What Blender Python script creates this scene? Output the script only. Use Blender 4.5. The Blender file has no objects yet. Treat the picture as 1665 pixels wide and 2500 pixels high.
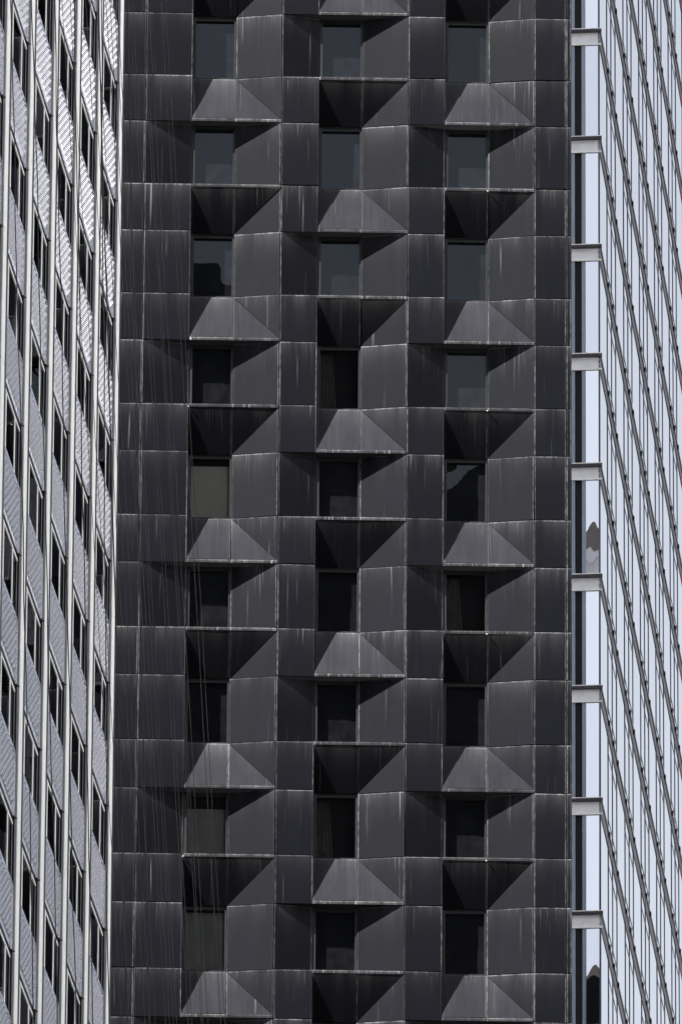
import bpy, math, random
from mathutils import Vector, Matrix

random.seed(7)
S = bpy.context.scene
R = math.radians

# ---------------------------------------------------------------- camera
FPX, PITCH, ROLL = 27382.85, 0.3652, -0.0071          # focal length in pixels of a 1665 x 2500 frame
CAM = Vector((0.0, 0.0, 1.6))
fw = Vector((0, math.cos(PITCH), math.sin(PITCH)))
up0 = Vector((0, -math.sin(PITCH), math.cos(PITCH)))
rt0 = Vector((1, 0, 0))
rt = rt0 * math.cos(ROLL) - up0 * math.sin(ROLL)
up = up0 * math.cos(ROLL) + rt0 * math.sin(ROLL)
cd = bpy.data.cameras.new('camera')
cam = bpy.data.objects.new('camera', cd)
S.collection.objects.link(cam)
cam.matrix_world = Matrix(((rt.x, up.x, -fw.x, CAM.x), (rt.y, up.y, -fw.y, CAM.y), (rt.z, up.z, -fw.z, CAM.z), (0, 0, 0, 1)))
cd.sensor_fit = 'VERTICAL'
cd.sensor_height = 36.0
cd.sensor_width = 24.0
cd.lens = FPX * 36.0 / 2500.0
cd.clip_start = 1.0
cd.clip_end = 6000.0
S.camera = cam

# ---------------------------------------------------------------- sky, sun, exposure
SUN_ALT = R(46.0)
SUN_DIR = Vector((-0.908, -0.419, 0.0)).normalized()   # horizontal direction towards the sun
SUN_AZ = math.atan2(SUN_DIR.x, SUN_DIR.y)              # clockwise from +Y
w = bpy.data.worlds.new('World')
S.world = w
w.use_nodes = True
nt = w.node_tree
nt.nodes.clear()
out = nt.nodes.new('ShaderNodeOutputWorld')
bg = nt.nodes.new('ShaderNodeBackground')
sky = nt.nodes.new('ShaderNodeTexSky')
sky.sky_type = 'NISHITA'
sky.sun_disc = False
sky.sun_elevation = SUN_ALT
sky.sun_rotation = SUN_AZ
sky.air_density = 1.0
sky.dust_density = 4.0
sky.ozone_density = 1.0
hs = nt.nodes.new('ShaderNodeHueSaturation')
hs.inputs['Saturation'].default_value = 0.31
bg.inputs['Strength'].default_value = 0.035
nt.links.new(sky.outputs[0], hs.inputs['Color'])
nt.links.new(hs.outputs[0], bg.inputs['Color'])
nt.links.new(bg.outputs[0], out.inputs['Surface'])
sd = bpy.data.lights.new('sun', 'SUN')
sd.energy = 5.0
sd.angle = R(0.53)
sd.color = (1.0, 0.96, 0.91)
sun = bpy.data.objects.new('sun', sd)
S.collection.objects.link(sun)
to_sun = Vector((SUN_DIR.x * math.cos(SUN_ALT), SUN_DIR.y * math.cos(SUN_ALT), math.sin(SUN_ALT)))
sun.rotation_euler = to_sun.to_track_quat('Z', 'Y').to_euler()
sun.location = (-100, 0, 300)
S.view_settings.view_transform = 'Standard'
S.view_settings.look = 'None'
S.view_settings.gamma = 1.0
S.view_settings.use_curve_mapping = False
S.view_settings.exposure = 3.0

# ---------------------------------------------------------------- helpers
COL = S.collection


def on_screen(p, m=350):
    """is a world point in the frame, or within m photo pixels of it"""
    d = Vector(p) - CAM
    k = FPX / d.dot(fw)
    return -m < 832.5 + d.dot(rt) * k < 1665 + m and -m < 1250 - d.dot(up) * k < 2500 + m


def at_local(e, x, y, z):
    c, q = math.cos(e.rotation_euler.z), math.sin(e.rotation_euler.z)
    return Vector((e.location.x + c * x - q * y, e.location.y + q * x + c * y, e.location.z + z))


def link(o, parent=None, loc=None):
    COL.objects.link(o)
    if parent is not None:
        o.parent = parent
    if loc is not None:
        o.location = loc
    return o


def tag(o, label=None, cat=None, group=None, kind=None):
    if label: o['label'] = label
    if cat: o['category'] = cat
    if group: o['group'] = group
    if kind: o['kind'] = kind
    return o


def empty(name, loc, rz=0.0):
    o = bpy.data.objects.new(name, None)
    o.empty_display_size = 2.0
    link(o, None, loc)
    o.rotation_euler = (0, 0, rz)
    return o


class MB:
    """collects boxes / polygons; mesh(name, materials) makes the mesh data"""
    def __init__(self):
        self.v, self.f, self.m = [], [], []

    def box(self, x0, x1, y0, y1, z0, z1, mi=0):
        b = len(self.v)
        self.v += [(x0, y0, z0), (x1, y0, z0), (x1, y1, z0), (x0, y1, z0), (x0, y0, z1), (x1, y0, z1), (x1, y1, z1), (x0, y1, z1)]
        for q in ((0, 3, 2, 1), (4, 5, 6, 7), (0, 1, 5, 4), (1, 2, 6, 5), (2, 3, 7, 6), (3, 0, 4, 7)):
            self.f.append(tuple(b + i for i in q)); self.m.append(mi)
        return self

    def poly(self, pts, mi=0):
        b = len(self.v)
        self.v += [tuple(p) for p in pts]
        self.f.append(tuple(range(b, b + len(pts)))); self.m.append(mi)
        return self

    def tube(self, path, r, n=6, mi=0):
        b = len(self.v)
        for i, p in enumerate(path):
            d = (Vector(path[min(i + 1, len(path) - 1)]) - Vector(path[max(i - 1, 0)])).normalized()
            a = d.orthogonal().normalized(); c = d.cross(a)
            for k in range(n):
                t = 2 * math.pi * k / n
                self.v.append(tuple(Vector(p) + (a * math.cos(t) + c * math.sin(t)) * r))
        for i in range(len(path) - 1):
            for k in range(n):
                k2 = (k + 1) % n
                self.f.append((b + i * n + k, b + i * n + k2, b + (i + 1) * n + k2, b + (i + 1) * n + k)); self.m.append(mi)
        self.f.append(tuple(b + k for k in reversed(range(n)))); self.m.append(mi)
        e = b + (len(path) - 1) * n
        self.f.append(tuple(e + k for k in range(n))); self.m.append(mi)
        return self

    def mesh(self, name, mats):
        me = bpy.data.meshes.new(name)
        me.from_pydata(self.v, [], self.f)
        for mt in (mats if isinstance(mats, (list, tuple)) else [mats]):
            me.materials.append(mt)
        me.polygons.foreach_set('material_index', self.m)
        me.update()
        return me


def obj(name, me, parent=None, loc=None):
    return link(bpy.data.objects.new(name, me), parent, loc)


def wavy_pane(name, w_, h_, material, amp, seed, axis, bulge=0.0, th=0.012):
    """a slightly uneven sheet of glass, w_ wide and hanging h_ down from its origin.
    axis 'y': faces -Y, width along X; axis 'x': faces +X, width along Y"""
    rr = random.Random(seed)
    ph = [rr.uniform(0, 6.28) for _ in range(6)]
    nx, nz = 8, 12
    V, Fc = [], []
    for iz in range(nz + 1):
        for ix in range(nx + 1):
            a, c = ix / nx, iz / nz
            env = (16 * a * (1 - a) * c * (1 - c)) ** 0.5
            d = amp * (math.sin(2.1 * a + 3.0 * c + ph[0]) + 0.7 * math.sin(4.0 * c - 2.6 * a + ph[1]) + 0.35 * math.sin(8.3 * c + 5 * a + ph[2]))
            d = d + bulge * env
            V.append((a * w_, -d, -c * h_) if axis == 'y' else (d, a * w_, -c * h_))
    for iz in range(nz):
        for ix in range(nx):
            p = iz * (nx + 1) + ix
            q = (p, p + nx + 1, p + nx + 2, p + 1)
            Fc.append(q)
    me = bpy.data.meshes.new(name)
    me.from_pydata(V, [], Fc)
    me.materials.append(material)
    me.polygons.foreach_set('use_smooth', [True] * len(Fc))
    me.update()
    return me


# ---------------------------------------------------------------- materials
def mat(name):
    m = bpy.data.materials.new(name)
    m.use_nodes = True
    t = m.node_tree
    b = t.nodes['Principled BSDF']
    return m, t, b


def N(t, kind, **kw):
    n = t.nodes.new(kind)
    for k, v in kw.items():
        setattr(n, k, v)
    return n


def math_n(t, op, a, b=None, c=None, clamp=False):
    n = t.nodes.new('ShaderNodeMath')
    n.operation = op
    n.use_clamp = clamp
    for i, x in enumerate((a, b, c)):
        if x is None: continue
        if isinstance(x, (int, float)): n.inputs[i].default_value = x
        else: t.links.new(x, n.inputs[i])
    return n.outputs[0]


def ramp(t, src, a, b, va=0.0, vb=1.0):
    n = t.nodes.new('ShaderNodeMapRange')
    n.interpolation_type = 'SMOOTHSTEP'
    t.links.new(src, n.inputs['Value'])
    n.inputs['From Min'].default_value = a
    n.inputs['From Max'].default_value = b
    n.inputs['To Min'].default_value = va
    n.inputs['To Max'].default_value = vb
    return n.outputs['Result']


def noise(t, vec, scale=1.0, detail=3.0, rough=0.55):
    n = t.nodes.new('ShaderNodeTexNoise')
    n.inputs['Scale'].default_value = scale
    n.inputs['Detail'].default_value = detail
    n.inputs['Roughness'].default_value = rough
    t.links.new(vec, n.inputs['Vector'])
    return n.outputs['Fac']


def comb(t, x, y, z):
    n = t.nodes.new('ShaderNodeCombineXYZ')
    for i, q in enumerate((x, y, z)):
        if isinstance(q, (int, float)): n.inputs[i].default_value = q
        else: t.links.new(q, n.inputs[i])
    return n.outputs[0]


def mixc(t, fac, a, b):
    n = t.nodes.new('ShaderNodeMix')
    n.data_type = 'RGBA'
    if isinstance(fac, (int, float)): n.inputs[0].default_value = fac
    else: t.links.new(fac, n.inputs[0])
    for i, q in ((6, a), (7, b)):
        if isinstance(q, tuple): n.inputs[i].default_value = (*q, 1.0)
        else: t.links.new(q, n.inputs[i])
    return n.outputs[2]


def simple(name, col, rough=0.5, metal=0.0, spec=0.5, vary=0.12, scale=3.0, bump=0.0):
    m, t, b = mat(name)
    tc = N(t, 'ShaderNodeTexCoord')
    oi = N(t, 'ShaderNodeObjectInfo')
    off = t.nodes.new('ShaderNodeVectorMath'); off.operation = 'ADD'
    t.links.new(tc.outputs['Object'], off.inputs[0])
    t.links.new(comb(t, math_n(t, 'MULTIPLY', oi.outputs['Random'], 37.0), 0.0, math_n(t, 'MULTIPLY', oi.outputs['Random'], 91.0)), off.inputs[1])
    nz = noise(t, off.outputs[0], scale, 4.0)
    f = math_n(t, 'ADD', ramp(t, nz, 0.3, 0.7, 1 - vary, 1 + vary), math_n(t, 'MULTIPLY_ADD', oi.outputs['Random'], vary, -vary / 2))
    sc = t.nodes.new('ShaderNodeVectorMath'); sc.operation = 'SCALE'
    sc.inputs[0].default_value = col
    t.links.new(f, sc.inputs['Scale'])
    t.links.new(sc.outputs[0], b.inputs['Base Color'])
    b.inputs['Roughness'].default_value = rough
    b.inputs['Metallic'].default_value = metal
    b.inputs['Specular IOR Level'].default_value = spec
    b.inputs['Specular Tint'].default_value = (0.88, 0.92, 1.0, 1)
    return m


def charcoal(name, base, stain_sheen, streak_amt, edge_amt, top_amt, rough, spec=0.07):
    """dark coated metal sheet: lime streaks running down from the upper edge, worn pale edges, painted sheen at the top"""
    m, t, b = mat(name)
    oi = N(t, 'ShaderNodeObjectInfo')
    rnd = oi.outputs['Random']
    u1 = N(t, 'ShaderNodeUVMap', uv_map='from_top_left')
    u2 = N(t, 'ShaderNodeUVMap', uv_map='from_bottom_right')
    s1 = N(t, 'ShaderNodeSeparateXYZ'); t.links.new(u1.outputs[0], s1.inputs[0])
    s2 = N(t, 'ShaderNodeSeparateXYZ'); t.links.new(u2.outputs[0], s2.inputs[0])
    x, d = s1.outputs[0], s1.outputs[1]
    xr, db = s2.outputs[0], s2.outputs[1]
    ox = math_n(t, 'MULTIPLY_ADD', rnd, 173.0, x)
    oz = math_n(t, 'MULTIPLY', rnd, 61.0)
    # streaks: narrow columns, each with its own length
    n1 = noise(t, comb(t, math_n(t, 'MULTIPLY', ox, 26.0), math_n(t, 'MULTIPLY', d, 0.7), oz), 1.0, 2.0, 0.6)
    n2 = noise(t, comb(t, math_n(t, 'MULTIPLY', ox, 5.0), 3.0, oz), 1.0, 2.0, 0.6)
    col = ramp(t, n1, 0.55, 0.76)
    length = math_n(t, 'ADD', math_n(t, 'MULTIPLY', ramp(t, n2, 0.45, 0.75), 0.75), 0.07)
    fall = math_n(t, 'POWER', 2.718, math_n(t, 'MULTIPLY', math_n(t, 'DIVIDE', d, length), -1.0))
    some = ramp(t, math_n(t, 'FRACT', math_n(t, 'MULTIPLY', rnd, 17.9)), 0.15, 0.9, 0.12, 1.15)
    streak = math_n(t, 'MULTIPLY', math_n(t, 'MULTIPLY', col, fall), math_n(t, 'MULTIPLY', some, streak_amt))
    # a few long single streaks
    n3 = noise(t, comb(t, math_n(t, 'MULTIPLY', ox, 9.0), math_n(t, 'MULTIPLY', d, 0.25), math_n(t, 'ADD', oz, 9.0)), 1.0, 1.0, 0.5)
    longs = math_n(t, 'MULTIPLY', ramp(t, n3, 0.70, 0.80), math_n(t, 'MULTIPLY', ramp(t, d, 0.0, 1.5, 1.0, 0.1), streak_amt * 1.1))
    # worn edges, and a sheen painted in, fading down from the top
    n4 = noise(t, comb(t, math_n(t, 'MULTIPLY', ox, 7.0), math_n(t, 'MULTIPLY', d, 5.0), oz), 1.0, 3.0, 0.6)
    wob = ramp(t, n4, 0.35, 0.65, 0.25, 1.0)
    n5 = noise(t, comb(t, math_n(t, 'MULTIPLY', ox, 2.2), 7.0, oz), 1.0, 2.0, 0.6)
    gate3 = math_n(t, 'MULTIPLY', ramp(t, n5, 0.32, 0.62, 0.25, 1.0), ramp(t, math_n(t, 'FRACT', math_n(t, 'MULTIPLY', rnd, 3.77)), 0.0, 1.0, 0.45, 1.15))
    sheen = math_n(t, 'MULTIPLY', math_n(t, 'POWER', 2.718, math_n(t, 'MULTIPLY', d, -3.5)), math_n(t, 'MULTIPLY', gate3, 0.11))
    top = math_n(t, 'ADD', sheen, math_n(t, 'MULTIPLY', math_n(t, 'MULTIPLY', ramp(t, d, 0.008, 0.04, 1.0, 0.0), wob), math_n(t, 'MULTIPLY', gate3, top_amt)))
    gate = ramp(t, math_n(t, 'FRACT', math_n(t, 'MULTIPLY', rnd, 7.31)), 0.25, 0.75, 0.25, 1.0)
    gate2 = ramp(t, math_n(t, 'FRACT', math_n(t, 'MULTIPLY', rnd, 13.7)), 0.35, 0.8, 0.15, 1.0)
    lef = math_n(t, 'MULTIPLY', math_n(t, 'MULTIPLY', ramp(t, x, 0.010, 0.04, 1.0, 0.0), wob), math_n(t, 'MULTIPLY', gate, edge_amt))
    rig = math_n(t, 'MULTIPLY', math_n(t, 'MULTIPLY', ramp(t, xr, 0.010, 0.045, 1.0, 0.0), wob), math_n(t, 'MULTIPLY', gate2, edge_amt))
    st = math_n(t, 'ADD', math_n(t, 'ADD', streak, longs), math_n(t, 'ADD', top, math_n(t, 'ADD', lef, rig)), clamp=True)
    # blotches and rain-wash on the sheet itself
    bl = noise(t, comb(t, math_n(t, 'MULTIPLY', ox, 1.6), math_n(t, 'MULTIPLY', d, 1.1), oz), 1.0, 4.0, 0.6)
    wash = noise(t, comb(t, math_n(t, 'MULTIPLY', ox, 14.0), math_n(t, 'MULTIPLY', d, 0.4), oz), 1.0, 3.0, 0.6)
    k = math_n(t, 'MULTIPLY', ramp(t, bl, 0.3, 0.7, 0.85, 1.17), ramp(t, wash, 0.3, 0.7, 0.88, 1.12))
    k = math_n(t, 'MULTIPLY', k, math_n(t, 'MULTIPLY_ADD', math_n(t, 'FRACT', math_n(t, 'MULTIPLY', rnd, 29.3)), 0.24, 0.88))
    sc = t.nodes.new('ShaderNodeVectorMath'); sc.operation = 'SCALE'
    sc.inputs[0].default_value = base
    t.links.new(k, sc.inputs['Scale'])
    t.links.new(mixc(t, st, sc.outputs[0], stain_sheen), b.inputs['Base Color'])
    t.links.new(ramp(t, st, 0.0, 0.6, rough, 0.75), b.inputs['Roughness'])
    b.inputs['Specular IOR Level'].default_value = spec
    b.inputs['Specular Tint'].default_value = (0.88, 0.92, 1.0, 1)
    # faint oil-canning of the sheet
    bp = N(t, 'ShaderNodeBump')
    bp.inputs['Strength'].default_value = 0.12
    bp.inputs['Distance'].default_value = 0.02
    t.links.new(noise(t, comb(t, math_n(t, 'MULTIPLY', ox, 1.3), math_n(t, 'MULTIPLY', d, 1.3), oz), 1.0, 2.0, 0.5), bp.inputs['Height'])
    t.links.new(bp.outputs[0], b.inputs['Normal'])
    return m


CH = (0.0009, 0.0011, 0.0024)
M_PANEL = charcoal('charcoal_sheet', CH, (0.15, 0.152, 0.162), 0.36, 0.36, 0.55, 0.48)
M_SLOPE = charcoal('charcoal_sheet_lit_slope', (0.0102, 0.0106, 0.0136), (0.22, 0.22, 0.225), 0.28, 0.25, 0.35, 0.48)  # hood slopes: sunlit brightness put into the base colour
M_UNDER = charcoal('charcoal_sheet_shaded', (0.0008, 0.0009, 0.0015), (0.10, 0.10, 0.105), 0.25, 0.20, 0.3, 0.45, 0.035)  # undersides, soffits, reveals: shade put into a darker copy of the sheet
M_LIP = charcoal('charcoal_drip_edge', (0.006, 0.006, 0.008), (0.17, 0.17, 0.175), 1.0, 0.4, 0.45, 0.6)
M_FRAME = simple('black_window_frame', (0.003, 0.003, 0.0035), 0.5, spec=0.3)
M_CORE = simple('dark_core_wall', (0.012, 0.012, 0.013), 0.9, spec=0.1)


def glass_mat(name, ior, tint, refl):
    m = bpy.data.materials.new(name)
    m.use_nodes = True
    t = m.node_tree
    t.nodes.clear()
    o = N(t, 'ShaderNodeOutputMaterial')
    mx = N(t, 'ShaderNodeMixShader')
    tr = N(t, 'ShaderNodeBsdfTransparent'); tr.inputs[0].default_value = (*tint, 1)
    gl = N(t, 'ShaderNodeBsdfGlossy'); gl.inputs['Roughness'].default_value = 0.0
    gl.inputs['Color'].default_value = (0.92 * refl, 0.95 * refl, refl, 1)
    fr = N(t, 'ShaderNodeFresnel'); fr.inputs['IOR'].default_value = ior
    t.links.new(fr.outputs[0], mx.inputs[0])
    t.links.new(tr.outputs[0], mx.inputs[1])
    t.links.new(gl.outputs[0], mx.inputs[2])
    t.links.new(mx.outputs[0], o.inputs['Surface'])
    return m


M_GLASS = glass_mat('hotel_window_glass', 1.5, (0.80, 0.82, 0.80), 1.0)
M_DGLASS = simple('dark_window_glass', (0.004, 0.0042, 0.005), 0.0, spec=0.42, vary=0.3)
M_DGLASS.node_tree.nodes['Principled BSDF'].inputs['Specular Tint'].default_value = (0.80, 0.90, 1.0, 1)
M_BLIND = simple('olive_roller_blind', (0.29, 0.29, 0.275), 0.9, spec=0.1, vary=0.05)
M_BLIND2 = simple('grey_roller_blind', (0.15, 0.155, 0.15), 0.9, spec=0.1, vary=0.08)
M_CURTAIN = simple('dark_curtain', (0.06, 0.055, 0.055), 0.9, spec=0.1)

# ---------------------------------------------------------------- ground
g = MB().box(-2500, 2500, -2500, 2500, -0.5, 0.0)
ground = obj('ground', g.mesh('ground', simple('city_ground', (0.07, 0.07, 0.072), 0.9, vary=0.3, scale=0.02)))
tag(ground, kind='structure')

# ================================================================ charcoal hotel tower (centre)
CX, CY, CYAW = -5.3736, 280.58, 0.0234
Z0 = 121.82 + 1.6                 # top of window row 0
FH, HW = 3.2, 1.8344              # floor height, window-row height
HB = FH - HW                      # spandrel band height
DEP = 0.265                       # recess depth
EDG = [1.268, 4.705, 8.130]       # left edge of each window bay
LFT = [0.0, 3.690, 7.118]         # left edge of each left-hand panel
WW, WS = 1.17, 2.41               # window width, window + splay width
FL, RE, RSEAM = 10.545, 11.55, 11.41
GAP, TH, LIP = 0.016, 0.035, 0.095
hotel = tag(empty('hotel_tower', (CX, CY, 0), CYAW),
            'charcoal metal hotel tower with faceted window bays, filling the middle of the view', 'building')

_cache = {}


def inset_poly(pts, gdist):
    P = [Vector(p) for p in pts]
    n = Vector((0, 0, 0))
    for i in range(len(P)):
        a, b = P[i], P[(i + 1) % len(P)]
        n += Vector(((a.y - b.y) * (a.z + b.z), (a.z - b.z) * (a.x + b.x), (a.x - b.x) * (a.y + b.y)))
    n.normalize()
    k = len(P)
    Q = []
    for i in range(k):
        e0 = (P[i] - P[i - 1]).normalized(); e1 = (P[(i + 1) % k] - P[i]).normalized()
        n0 = n.cross(e0); n1 = n.cross(e1)            # inward edge normals
        den = 1 + n0.dot(n1)
        Q.append(P[i] + (n0 + n1) * (gdist / max(den, 0.25)))
    return Q, n


def sheet(key, pts, material, gap=GAP / 2, th=TH):
    """one metal sheet; pts counter-clockwise seen from outside, relative to the object's origin"""
    if key in _cache: return _cache[key]
    Q, n = inset_poly(pts, gap)
    B = [q - n * th for q in Q]
    # small turned-in edge
    k = len(Q)
    F, _ = inset_poly([tuple(q) for q in Q], 0.006)
    E = [q - n * 0.006 for q in Q]
    V = [tuple(v) for v in F] + [tuple(v) for v in E] + [tuple(v) for v in B]
    faces = [tuple(range(k))]
    for i in range(k):
        j = (i + 1) % k
        faces.append((j, i, k + i, k + j))
        faces.append((k + j, k + i, 2 * k + i, 2 * k + j))
    faces.append(tuple(2 * k + i for i in reversed(range(k))))
    me = bpy.data.meshes.new(str(key[0]))
    me.from_pydata(V, [], faces)
    me.materials.append(material)
    xs = [v[0] for v in V]; zs = [v[2] for v in V]; ys = [v[1] for v in V]
    use_y = (max(xs) - min(xs)) < 0.06
    a0, a1 = (min(ys), max(ys)) if use_y else (min(xs), max(xs))
    l1 = me.uv_layers.new(name='from_top_left'); l2 = me.uv_layers.new(name='from_bottom_right')
    for lp in me.loops:
        v = V[lp.vertex_index]
        a = v[1] if use_y else v[0]
        l1.data[lp.index].uv = (a - a0, max(zs) - v[2])
        l2.data[lp.index].uv = (a1 - a, v[2] - min(zs))
    me.update()
    _cache[key] = me
    return me


def quad(x0, x1, za, zb, ya0=0.0, ya1=0.0, yb0=None, yb1=None):
    """panel from x0..x1, top za to bottom zb; depth at top left/right and bottom left/right"""
    if yb0 is None: yb0 = ya0
    if yb1 is None: yb1 = ya1
    return [(x0, yb0, zb), (x1, yb1, zb), (x1, ya1, za), (x0, ya0, za)]


K0, K1 = -2, 10
rj = random.Random(11)


def pobj(name, me, parent, loc):
    o = obj(name, me, parent, (loc[0], loc[1] + rj.uniform(-0.003, 0.003), loc[2]))
    o.rotation_euler = (rj.gauss(0, 0.0035), rj.gauss(0, 0.0012), rj.gauss(0, 0.0035))
    return o


frame_mb = MB()
fx0, fx1, fz0, fz1, gy = 0.0, WW, -HW, 0.0, 0.15
frame_mb.box(0.0, 0.085, 0.02, gy + 0.05, -HW, 0.0)
frame_mb.box(WW - 0.05, WW, 0.03, gy + 0.05, -HW, 0.0)
frame_mb.box(0.085, WW - 0.05, 0.05, gy + 0.05, -0.10, 0.0)
frame_mb.box(0.085, WW - 0.05, 0.05, gy + 0.05, -HW, -HW + 0.05)
FRAME = frame_mb.mesh('window_frame', M_FRAME)
PANES = [wavy_pane('pane', WW - 0.135, HW - 0.15, M_DGLASS, 0.0005, i, 'y') for i in range(6)]
CPANE = wavy_pane('pane', WW - 0.135, HW - 0.15, M_GLASS, 0.0004, 3, 'y')
BLIND = MB().box(0.09, WW - 0.055, gy + 0.07, gy + 0.075, -HW + 0.05, -0.26).mesh('roller_blind', M_BLIND)
BLIND2 = MB().box(0.09, WW - 0.055, gy + 0.07, gy + 0.075, -HW + 0.05, -0.42).mesh('roller_blind', M_BLIND2)
BLIND3 = MB().box(0.09, WW - 0.055, gy + 0.07, gy + 0.075, -HW + 0.05, -0.13).mesh('roller_blind', M_BLIND2)
cm = MB()
for i in range(9):
    x = 0.10 + i * 0.05
    cm.poly([(x, gy + 0.2 + (0.03 if i % 2 else 0), -HW + 0.05), (x + 0.05, gy + 0.2 + (0 if i % 2 else 0.03), -HW + 0.05),
             (x + 0.05 - i * 0.016, gy + 0.2 + (0 if i % 2 else 0.03), -0.12), (x - i * 0.013, gy + 0.2 + (0.03 if i % 2 else 0), -0.12)])
CURT = cm.mesh('curtain', M_CURTAIN)
eye = MB().box(-0.014, 0.014, -0.035, 0.0, -0.014, 0.014)
EYE = eye.mesh('anchor_eye', simple('galvanised_anchor', (0.35, 0.35, 0.36), 0.4))

for k in range(K0, K1 + 1):
    zt = Z0 - k * FH                # top of the window row
    zb = zt - HW                    # top of the band below
    # plain flank panels left and right of the bays
    for (a, b) in ((-2.5, -1.25), (-1.25, 0.0), (FL, RSEAM), (RSEAM, RE)):
        pobj('panel', sheet(('panel', 'fw', a), quad(0, b - a, 0, -HW), M_PANEL), hotel, (a, 0, zt))
        pobj('panel', sheet(('panel', 'fb', a), quad(0, b - a, 0, -HB), M_PANEL), hotel, (a, 0, zb))
    # return of the right-hand corner
    obj('corner_panel', sheet(('corner_panel', 'w'), [(0, 0, -HW), (0, 1.2, -HW), (0, 1.2, 0), (0, 0, 0)], M_PANEL), hotel, (RE + 0.002, 0.005, zt))
    obj('corner_panel', sheet(('corner_panel', 'b'), [(0, 0, -HB), (0, 1.2, -HB), (0, 1.2, 0), (0, 0, 0)], M_PANEL), hotel, (RE + 0.002, 0.005, zb))
    for c in range(3):
        e, l = EDG[c], LFT[c]
        lw, x1, sw = e - l, e + WW, WS - WW
        hood = (k + c) % 2 == 0                   # the band below slopes outwards
        under = not hood                          # the band above slopes outwards
        # ---- window row
        if under:
            pobj('splay_panel', sheet(('splay_panel', 'l', c), quad(0, lw, 0, -HW, 0, DEP), M_PANEL), hotel, (l, 0, zt))
            s = MB().poly([(l, 0.004, zt), (e, DEP + 0.2, zt), (x1, DEP + 0.2, zt), (e + WS, 0.004, zt)])
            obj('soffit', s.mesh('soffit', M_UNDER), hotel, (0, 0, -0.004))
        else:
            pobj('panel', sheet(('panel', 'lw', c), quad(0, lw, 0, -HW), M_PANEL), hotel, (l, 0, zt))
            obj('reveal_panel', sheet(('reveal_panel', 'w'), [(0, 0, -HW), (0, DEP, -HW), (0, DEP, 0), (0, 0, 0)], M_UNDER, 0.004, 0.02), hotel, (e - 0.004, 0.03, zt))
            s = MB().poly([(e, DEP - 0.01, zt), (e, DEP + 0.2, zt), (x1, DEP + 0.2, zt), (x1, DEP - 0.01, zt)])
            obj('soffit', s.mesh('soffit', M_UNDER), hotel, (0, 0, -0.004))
        pobj('splay_panel', sheet(('splay_panel', 'r'), quad(0, sw, 0, -HW, DEP, 0), M_PANEL), hotel, (x1, 0, zt))
        fr = obj('window', FRAME, hotel, (e, DEP, zt))
        clear = (c == 0 and k in (4, 7, 8)) or (c, k) in ((1, 3), (1, 7), (2, 5))
        obj('pane', CPANE if clear else PANES[(k * 5 + c * 2) % 6], fr, (0.085, gy, -0.10))
        if c == 0 and k in (4, 8):
            obj('roller_blind', BLIND if k == 4 else BLIND3, fr)
        elif c == 0 and k == 7:
            obj('roller_blind', BLIND2, fr)
        elif (c, k) in ((1, 3), (1, 7), (2, 5)):
            obj('curtain', CURT, fr)
        # ---- band below
        pobj('panel', sheet(('panel', 'lb', c), quad(0, lw, 0, -HB), M_PANEL), hotel, (l, 0, zb))
        if hood:
            zl = -HB + LIP
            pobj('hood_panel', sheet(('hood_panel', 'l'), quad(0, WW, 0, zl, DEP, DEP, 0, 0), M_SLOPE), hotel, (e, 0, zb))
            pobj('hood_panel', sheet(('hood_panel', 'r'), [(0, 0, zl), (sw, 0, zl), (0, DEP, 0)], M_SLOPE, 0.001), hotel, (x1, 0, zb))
            pobj('splay_panel', sheet(('splay_panel', 't'), [(0, DEP, 0), (sw, 0, zl), (sw, 0, 0)], M_PANEL, 0.001), hotel, (x1, 0, zb))
            obj('drip_edge', sheet(('drip_edge', 'l'), quad(0, WW, zl, -HB), M_LIP, 0.004), hotel, (e, -0.012, zb))
            obj('drip_edge', sheet(('drip_edge', 'r'), quad(0, sw, zl, -HB), M_LIP, 0.004), hotel, (x1, -0.012, zb))
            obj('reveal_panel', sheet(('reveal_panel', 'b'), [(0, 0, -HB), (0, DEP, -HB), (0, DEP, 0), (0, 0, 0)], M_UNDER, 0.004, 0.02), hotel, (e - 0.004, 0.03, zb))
        else:
            zl = -LIP
            obj('sill_edge', sheet(('sill_edge', 'l'), quad(0, WW, 0, zl), M_LIP, 0.004), hotel, (e, -0.012, zb))
            obj('sill_edge', sheet(('sill_edge', 'r'), quad(0, sw, 0, zl), M_LIP, 0.004), hotel, (x1, -0.012, zb))
            s = MB().poly([(l, 0.005, zb), (e + WS, 0.005, zb), (x1, DEP + 0.25, zb), (e, DEP + 0.25, zb)])
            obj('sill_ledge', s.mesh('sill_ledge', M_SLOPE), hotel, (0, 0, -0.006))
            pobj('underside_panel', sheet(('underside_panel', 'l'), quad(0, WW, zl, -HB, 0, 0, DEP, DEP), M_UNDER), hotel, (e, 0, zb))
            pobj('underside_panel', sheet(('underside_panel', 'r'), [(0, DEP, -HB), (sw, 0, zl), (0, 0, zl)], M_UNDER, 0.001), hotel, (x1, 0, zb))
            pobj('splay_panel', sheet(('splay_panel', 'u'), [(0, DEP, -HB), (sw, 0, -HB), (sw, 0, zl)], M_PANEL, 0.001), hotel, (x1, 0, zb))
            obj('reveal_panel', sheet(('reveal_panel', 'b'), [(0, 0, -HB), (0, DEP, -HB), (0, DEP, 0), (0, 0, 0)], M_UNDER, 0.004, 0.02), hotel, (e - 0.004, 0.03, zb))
            if c == 2: obj('anchor_eye', EYE, hotel, (x1 - 0.02, -0.02, zb + zl))
            if c == 0 and k % 4 != 1: obj('anchor_eye', EYE, hotel, (e - 0.01, -0.02, zb + zl))
ZT, ZL = Z0 - K0 * FH, Z0 - (K1 + 1) * FH
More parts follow.
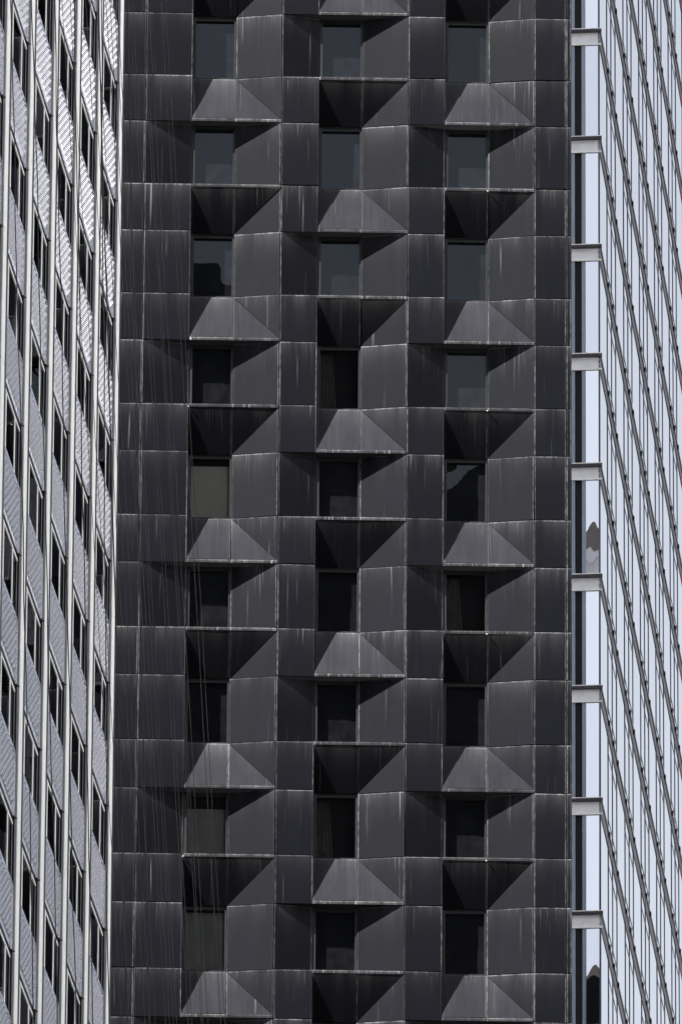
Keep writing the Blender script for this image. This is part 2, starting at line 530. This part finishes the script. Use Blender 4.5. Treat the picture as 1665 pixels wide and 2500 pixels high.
core = MB().box(-14, RE - 0.06, 0.85, 8.0, 0, 141.6)
core.box(-14, RE - 0.06, 0.0, 0.85, 0, ZL - 0.05)
core.box(-14, RE - 0.06, 0.0, 0.85, ZT + 0.05, 141.6)
core.box(-14, -2.55, 0.0, 0.85, ZL - 0.05, ZT + 0.05)
obj('core_wall', core.mesh('core_wall', M_CORE), hotel)

# ================================================================ embossed-aluminium office tower (left)
LS = 3.1 / 3.4
LX, LY, LYAW = -6.0552 * LS, 274.76 * LS, 0.0984
LZ0 = 113.83 * LS + 1.6           # a window-head line
LFH, BAY = 3.1, 4.614 * LS
M_WHITE = simple('pale_aluminium_cover', (0.80, 0.80, 0.79), 0.5, vary=0.03)
M_EMB = simple('embossed_aluminium', (0.58, 0.58, 0.61), 0.26, metal=0.9, vary=0.04)
M_GREY = simple('grey_track', (0.21, 0.21, 0.235), 0.45, vary=0.08)  # darker grey than the pier covers
M_BLACK = simple('black_gasket', (0.008, 0.008, 0.01), 0.6, spec=0.2)
M_LGLASS = glass_mat('office_window_glass', 1.45, (0.35, 0.36, 0.38), 0.55)
office = tag(empty('office_tower', (LX, LY, 0), -LYAW),
             'pale office tower with embossed metal panels and black windows on the left', 'building')
SPH = 1.53                        # spandrel height
PW, PO = 0.50, 0.10               # pier width, pier projection
y_a, y_b = PW + 0.35, BAY - 0.06  # opening between two piers
# embossed spandrel panel: staggered pyramids
sp = MB()
PU, PV, AMP = 0.34, 0.205, 0.075
BORD = 0.055
L_, H_ = y_b - y_a, SPH - 0.06
sp.box(-0.03, 0.0, 0, L_, 0.03, 0.03 + H_)
rows = int((H_ - 0.06) / (PV / 2)) - 1
v0 = 0.03 + (H_ - (rows + 1) * PV / 2) / 2
for r in range(rows):
    cz = v0 + (r + 1) * PV / 2
    offs = 0.0 if r % 2 else PU / 2
    i = 0
    while True:
        cyy = 0.06 + PU / 2 + offs + i * PU
        i += 1
        if cyy + PU / 2 > L_ - 0.03: break
        b = len(sp.v)
        sp.v += [(0.001, cyy - PU / 2, cz), (0.001, cyy, cz - PV / 2), (0.001, cyy + PU / 2, cz), (0.001, cyy, cz + PV / 2), (AMP, cyy, cz)]
        for q in ((0, 1, 4), (1, 2, 4), (2, 3, 4), (3, 0, 4)):
            sp.f.append(tuple(b + j for j in q)); sp.m.append(0)
SPAN = sp.mesh('spandrel_panel', M_EMB)
EDGE_S = MB().box(0.0, 0.035, L_ - 0.03, L_, 0.031, 0.029 + H_).mesh('edge_trim', M_EMB)
EDGE_T = MB().box(-0.05, 0.035, 0, L_, SPH - 0.03, SPH).mesh('top_trim', M_EMB)
GASK = MB().box(-0.06, -0.035, 0, L_, -0.11, 0.03).mesh('shadow_gap', M_BLACK)
HEAD = MB().box(-0.05, -0.004, 0, L_, -0.165, -0.11).mesh('window_head', M_WHITE)
JAMB = MB().box(-0.10, -0.02, PW - 0.05, y_a, 0, LFH).box(-0.10, -0.02, y_b, BAY + 0.05, 0, LFH).mesh('jamb_gap', M_BLACK)
m1, m2 = 1.78 - y_a, 3.36 - y_a
WH = LFH - SPH - 0.165
MULL = MB().box(-0.04, -0.010, -0.045, 0.045, 0, WH).mesh('mullion', M_WHITE)
JB = MB().box(-0.04, -0.014, -0.02, 0.02, 0, WH).mesh('side_frame', M_GREY)
def lpane(a, b): return MB().box(-0.03, -0.022, a, b, 0, WH).mesh('pane', M_LGLASS)
PAN = [lpane(0.02, m1 - 0.055), lpane(m1 + 0.055, m2 - 0.055), lpane(m2 + 0.055, L_ - 0.02)]
SHADE = MB().box(-0.09, -0.08, m1 + 0.06, m2 - 0.06, 0.0, WH).mesh('window_shade', simple('cream_window_shade', (0.85, 0.77, 0.68), 0.9, vary=0.03))
COVER = MB().box(PO - 0.02, PO, -0.014, PW, 0.006, LFH - 0.006).box(0.0, PO - 0.02, PW - 0.03, PW, 0.006, LFH - 0.006).mesh('pier_cover', M_WHITE)
TRACK = MB().box(0.028, PO - 0.006, -0.012, 0.0, 0.02, LFH - 0.02).box(0.055, 0.068, -0.02, -0.012, 0.02, LFH - 0.02).mesh('pier_track', M_GREY)
FIN = MB().box(-0.05, PO - 0.006, PW + 0.002, PW + 0.34, 0, LFH).mesh('pier_fin', M_BLACK)
PCORE = MB().box(-0.10, PO - 0.022, 0.004, PW - 0.032, 0, LFH).mesh('pier_core', M_BLACK)
NL0, NL1 = -6, 11
for n in range(NL0, NL1 + 1):
    z = LZ0 - n * LFH              # window head line = spandrel bottom
    for p in range(0, 9):
        y = -p * BAY
        if not on_screen(at_local(office, 0, y + BAY / 2, z), 420): continue
        obj('pier_cover', COVER, office, (0, y, z))
        obj('pier_track', TRACK, office, (0, y, z))
        obj('pier_core', PCORE, office, (0, y, z))
        obj('pier_fin', FIN, office, (0, y, z))
        if p == 0: continue
        s = obj('spandrel_panel', SPAN, office, (0, y + y_a, z))
        obj('top_trim', EDGE_T, s)
        obj('edge_trim', EDGE_S, s)
        obj('shadow_gap', GASK, s)
        obj('jamb_gap', JAMB, office, (0, y, z - (LFH - SPH)))
        h = obj('window', HEAD, office, (0, y + y_a, z))
        obj('mullion', MULL, h, (0, m1, -0.165 - WH))
        obj('mullion', MULL, h, (0, m2, -0.165 - WH))
        obj('side_frame', JB, h, (0, 0.0, -0.165 - WH))
        obj('side_frame', JB, h, (0, L_, -0.165 - WH))
        for q in PAN: obj('pane', q, h, (0, 0, -0.165 - WH))
        if (p, n) in ((6, 5),):
            obj('window_shade', SHADE, h, (0, 0, -0.165 - WH))
lc = MB().box(-24, -0.25, -44, PW, 0, 137).box(-0.25, PO - 0.03, 0.01, PW - 0.04, 0, LZ0 - NL1 * LFH)
lc.box(-0.25, 0.0, -44, PW - 0.04, 0, LZ0 - (NL1 + 1) * LFH + SPH - 0.02)
lc.box(-0.25, 0.0, -44, PW - 0.04, LZ0 - NL0 * LFH + LFH + 0.02, 137)
obj('core_wall', lc.mesh('core_wall', M_BLACK), office)

# ================================================================ mirror-glass tower (right)
RX, RY, RYAW = 8.5253, 345.08, 0.0978
RZ0 = 149.3 + 1.6
RFH = 3.9
M_RGLASS, t, b = mat('mirror_curtain_glass')
b.inputs['Base Color'].default_value = (0.50, 0.53, 0.61, 1)
b.inputs['Metallic'].default_value = 1.0
b.inputs['Roughness'].default_value = 0.004
oi = N(t, 'ShaderNodeObjectInfo')
t.links.new(mixc(t, oi.outputs['Random'], (0.46, 0.48, 0.54), (0.56, 0.58, 0.63)), b.inputs['Base Color'])
M_MULL = simple('blue_grey_mullion', (0.05, 0.065, 0.09), 0.4, vary=0.05)
M_BLUE = simple('blue_grey_post', (0.22, 0.26, 0.33), 0.4, vary=0.05)
M_ALU = simple('light_aluminium_fascia', (0.72, 0.73, 0.77), 0.45, vary=0.06)
M_CAP = simple('pale_ledge_cap', (0.80, 0.79, 0.78), 0.45, vary=0.05)
M_LEDGE_SHADE = simple('shaded_ledge', (0.024, 0.022, 0.024), 0.45, vary=0.08)  # ledges and side fascia: underside shade put into the dark colour
tower = tag(empty('glass_tower', (RX, RY, 0), -RYAW),
            'pale mirror-glass office tower with dark floor ledges on the right', 'building')
RL = 52.0
us = []
u = 3.32
while u < RL:
    us += [u, u + 1.96, u + 3.92]
    u += 7.80
us = [0.0] + [q for q in us if q < RL] + [RL]
FASC = 0.53
NR0, NR1 = -9, 11
ztop, zbot = RZ0 - NR0 * RFH, RZ0 - (NR1 + 1) * RFH
cells = {}
for i in range(len(us) - 1):
    wd = round(us[i + 1] - us[i], 2)
    if wd not in cells:
        cells[wd] = [wavy_pane('pane', wd - 0.02, RFH - FASC - 0.005, M_RGLASS, 0.0007, 20 + i * 7 + q, 'x', 0.006) for q in range(5)]
MUL = MB().box(-0.02, 0.022, -0.03, 0.03, -(NR1 - NR0 + 1) * RFH, 0).mesh('mullion', M_MULL)
for uu in us[1:-1]:
    obj('mullion', MUL, tower, (0, uu, ztop))
obj('corner_mullion', MB().box(-0.05, 0.010, -0.012, 0.03, -(NR1 - NR0 + 1) * RFH, 0).mesh('corner_mullion', M_MULL), tower, (0, 0, ztop))
REFL = MB().box(-0.01, 0.016, 0.03, 1.93, -0.03, 0.03).mesh('reflection_bar', M_MULL)  # ledge reflections in the panes, added as thin dark bars
BR = MB().box(0.0, 0.075, -0.10, 0.10, -0.16, -0.03).mesh('bracket', M_BLACK)
FA = MB().box(-0.02, 0.012, 0.0, RL, -FASC, 0.0).mesh('side_fascia', M_LEDGE_SHADE)
LG = MB().box(-0.02, 0.045, 0.0, RL, -0.10, -0.028).mesh('side_ledge', M_LEDGE_SHADE)
LC = MB().box(-0.02, 0.050, -0.0, RL, -0.026, 0.0).mesh('side_ledge_cap', M_CAP)
LB = MB().box(-0.02, 0.026, 0.0, RL, -FASC - 0.03, -FASC + 0.03).mesh('side_lower_ledge', M_LEDGE_SHADE)
FF = MB().box(-3.0, 0.012, -0.012, 0.10, -FASC, 0.0).mesh('front_fascia', M_ALU)
FLG = MB().box(-3.0, 0.075, -0.16, -0.001, -0.11, -0.028).mesh('front_ledge', M_LEDGE_SHADE)
FLC = MB().box(-3.0, 0.080, -0.17, -0.001, -0.026, 0.0).mesh('front_ledge_cap', M_CAP)
FLB = MB().box(-3.0, 0.058, -0.06, -0.001, -FASC - 0.03, -FASC + 0.02).mesh('front_lower_ledge', M_CAP)
FP = [wavy_pane('front_pane', 0.42, RFH - FASC - 0.005, M_RGLASS, 0.0006, 70 + q, 'y') for q in range(4)]
FP1 = MB().box(-0.60, -0.47, -0.01, 0.05, -RFH + 0.005, -FASC).mesh('front_post', M_BLUE)
FP2 = MB().box(-3.0, -0.83, -0.01, 0.05, -RFH + 0.005, -FASC).mesh('front_post_panel', M_BLUE)
FSL = MB().box(-0.83, -0.60, 0.05, 0.06, -RFH + 0.005, -FASC).mesh('dark_slot', M_BLACK)
TILT = {5: -1.2, 6: -1.5, 7: -2.0, 8: -2.2, 9: -2.4}      # panes never sit quite plumb
for n in range(NR0, NR1 + 1):
    z = RZ0 - n * RFH
    for i in range(len(us) - 1):
        if not on_screen(at_local(tower, 0, us[i], z - 2), 420): continue
        obj('pane', cells[round(us[i + 1] - us[i], 2)][(i * 3 + n * 2) % 5], tower, (0, us[i] + 0.01, z - FASC))
        if i and us[i] < 47: obj('bracket', BR, tower, (0, us[i], z))
        if i and us[i + 1] - us[i] < 2.2 and us[i] < 47:
            obj('sill_reflection_bar', REFL, tower, (0, us[i], z + 0.45))
            obj('head_reflection_bar', REFL, tower, (0, us[i], z - FASC - 0.62))
    for nm, me in (('fascia', FA), ('ledge', LG), ('ledge_cap', LC), ('lower_ledge', LB), ('fascia', FF), ('ledge', FLG),
                   ('ledge_cap', FLC), ('lower_ledge', FLB), ('front_post', FP1), ('front_post', FP2), ('dark_slot', FSL)):
        obj(nm, me, tower, (0, 0, z))
    fp = obj('front_pane', FP[n % 4], tower, (-0.47, 0.0, z - FASC))
    fp.rotation_euler = (R(TILT.get(n, 0.2)), 0, 0)
rc = MB().box(-26, -0.03, 0.12, RL, 0, 215)
rc.box(-26, -3.0, 0.0, 0.12, 0, 215)
obj('core_wall', rc.mesh('core_wall', M_MULL), tower)

# ================================================================ tower behind the viewer, mirrored in the hotel windows
back = tag(empty('dark_tower', (0, -60, 0)), 'dark tower mirrored as a black shape in the lower hotel windows', 'building')
bm_ = MB().box(-60, 12, -40, 0, 0, 255).box(12, 20, -40, 0, 0, 250).box(20, 34, -40, 0, 0, 243).box(34, 60, -40, 0, 0, 215)
obj('wall', bm_.mesh('dark_tower_wall', simple('dark_stone', (0.045, 0.045, 0.05), 0.8)), back)

for bx0, bx1, by, bh, lab in ((-300, -66, -70, 236, 'added dark block behind the viewer, left of the dark tower, unseen, blocking sky'),
                              (66, 300, -60, 246, 'added dark block behind the viewer, right of the dark tower, unseen, blocking sky'),
                              (-150, -64, 186, 262, 'added tall dark block left of the street, unseen, blocking sky'),
                              (46, 150, 100, 262, 'added tall dark block right of the street, unseen, blocking sky')):
    q = tag(empty('sky_blocker', (bx0, by, 0)), lab, 'building', 'added sky-blocking blocks')  # unseen blocks added to cut the sky light on the hotel
    qb = MB().box(0, bx1 - bx0, -40, 0, 0, bh)
    for i in range(int(bh / 4)):
        qb.box(0, bx1 - bx0, 0, 0.3, i * 4, i * 4 + 1.6)
    obj('wall', qb.mesh('sky_blocker_wall', bpy.data.materials['dark_stone']), q)

nb = tag(empty('shade_slab', (-66, 312, 0)), 'added grey slab behind the charcoal hotel, unseen, shading the glass tower front', 'building')
obj('wall', MB().box(0, 47, 0, 24, 0, 205).mesh('shade_slab_wall', simple('grey_concrete', (0.22, 0.22, 0.22), 0.85)), nb)  # unseen slab added to shade the front strip of the glass tower

# brick tower far to the left, mirrored in the front panes of the glass tower
m_brick, t, b = mat('brown_brick')
tc = N(t, 'ShaderNodeTexCoord')
bt = N(t, 'ShaderNodeTexBrick')
bt.inputs['Scale'].default_value = 0.25
bt.inputs['Color1'].default_value = (0.46, 0.20, 0.13, 1)
bt.inputs['Color2'].default_value = (0.36, 0.16, 0.11, 1)
bt.inputs['Mortar'].default_value = (0.2, 0.17, 0.15, 1)
t.links.new(tc.outputs['Object'], bt.inputs['Vector'])
t.links.new(bt.outputs['Color'], b.inputs['Base Color'])
b.inputs['Roughness'].default_value = 0.9
brick = tag(empty('brick_tower', (-43, 50, 0)), 'brown brick tower with pale cornice mirrored in the glass tower corner', 'building')
BT = 244.5
wl = MB().box(-14, 12, -20, 0, 0, BT)
for i in range(24):
    for j in range(6):
        wl.box(-12.4 + j * 4, -10.6 + j * 4, 0.0, 0.05, BT - 14 - i * 4.5, BT - 11.5 - i * 4.5, 1)
obj('wall', wl.mesh('brick_wall', [m_brick, M_BLACK]), brick)
obj('cornice', MB().box(-14.6, 12.6, -20.6, 0.6, BT - 5.2, BT - 2.6).box(-14.9, 12.9, -20.9, 0.9, BT - 2.6, BT - 2.0).mesh('cornice', M_CAP), brick)
obj('mast', MB().tube([(4, -6, BT), (4, -6, BT + 16)], 0.25).tube([(4, -6, BT + 9), (8, -6, BT + 12)], 0.15).mesh('mast', M_BLACK), brick)

# ================================================================ added grey stone building, unseen at right, bouncing sun onto the office tower
M_STONE = simple('grey_limestone', (0.38, 0.384, 0.39), 0.85, vary=0.06, scale=0.3)
stone = tag(empty('bounce_building', (30, 130, 0), -RYAW), 'added grey limestone building right of the view, unseen, bouncing sun onto the pale tower', 'building')
sb = MB().box(0.25, 40, 0, 150, 0, 190)
obj('core_wall', sb.mesh('core_wall', M_BLACK), stone)
fl = MB()
for i in range(46):
    fl.box(0.0, 0.25, 0, 150, i * 4.1, i * 4.1 + 2.3)
for i in range(31):
    fl.box(-0.02, 0.25, i * 4.9, i * 4.9 + 2.7, 0, 190)
obj('wall', fl.mesh('limestone_wall', M_STONE), stone)

# ================================================================ cables
def ray_at(px, py, Y):
    d = fw * FPX + rt * (px - 832.5) - up * (py - 1250.0)
    return CAM + d * (Y / d.y)


M_CAB = simple('galvanised_steel_cable', (0.035, 0.035, 0.037), 0.5, vary=0.1)
M_CABD = simple('black_rubber_cable', (0.012, 0.012, 0.014), 0.6, vary=0.1)


def cable(x_top, x_bot, Y, r, m, label, group, wav=0.004):
    A, B = ray_at(x_top, -300, Y), ray_at(x_bot, 2800, Y + 1.5)
    pts = []
    ph = random.random() * 6
    for i in range(41):
        t = i / 40
        p = A.lerp(B, t)
        p.x += wav * (math.sin(t * 23 + ph) + 0.6 * math.sin(t * 61 + 2 * ph))
        pts.append(tuple(p - A))
    o = obj('cable', MB().tube(pts, r, 6).mesh('cable', m), None, A)
    tag(o, label, 'cable', group)


SL = 0.058
ORD = ['leftmost', 'second', 'third', 'fourth', 'fifth', 'sixth', 'seventh', 'eighth', 'ninth', 'tenth', 'eleventh', 'twelfth',
       'thirteenth', 'fourteenth', 'fifteenth', 'rightmost']
for i, x0 in enumerate([153, 172, 210, 222, 236, 260, 269, 280, 287, 316, 324, 347, 352, 363, 394, 405]):
    cable(x0 - 300 * SL, x0 + 2800 * SL, 221 + 0.25 * i, 0.0065, M_CAB,
          ORD[i] + ('' if i in (0, 15) else ' from the left') + ' of the sixteen thin grey cables hanging before the charcoal tower', 'thin slanting steel cables')
cable(305, 372, 226, 0.016, M_CABD, 'thick black cable hanging down the leftmost charcoal panels from the top', None)
cable(232, 320, 226.4, 0.015, M_CABD, 'black cable slanting from the pale tower edge to the lower charcoal panels', None)
for (xa, xb, od) in ((20, 92, 'leftmost'), (72, 150, 'second from left'), (128, 192, 'third from left'), (176, 232, 'fourth from left'), (246, 268, 'rightmost')):  # wavy cable shadows, built here as black strands
    cable(xa, xb, 222.5, 0.012, M_CABD, od + ' of five cable shadows on the embossed panels, built as black cables', 'cable shadows built as black cables', 0.012)
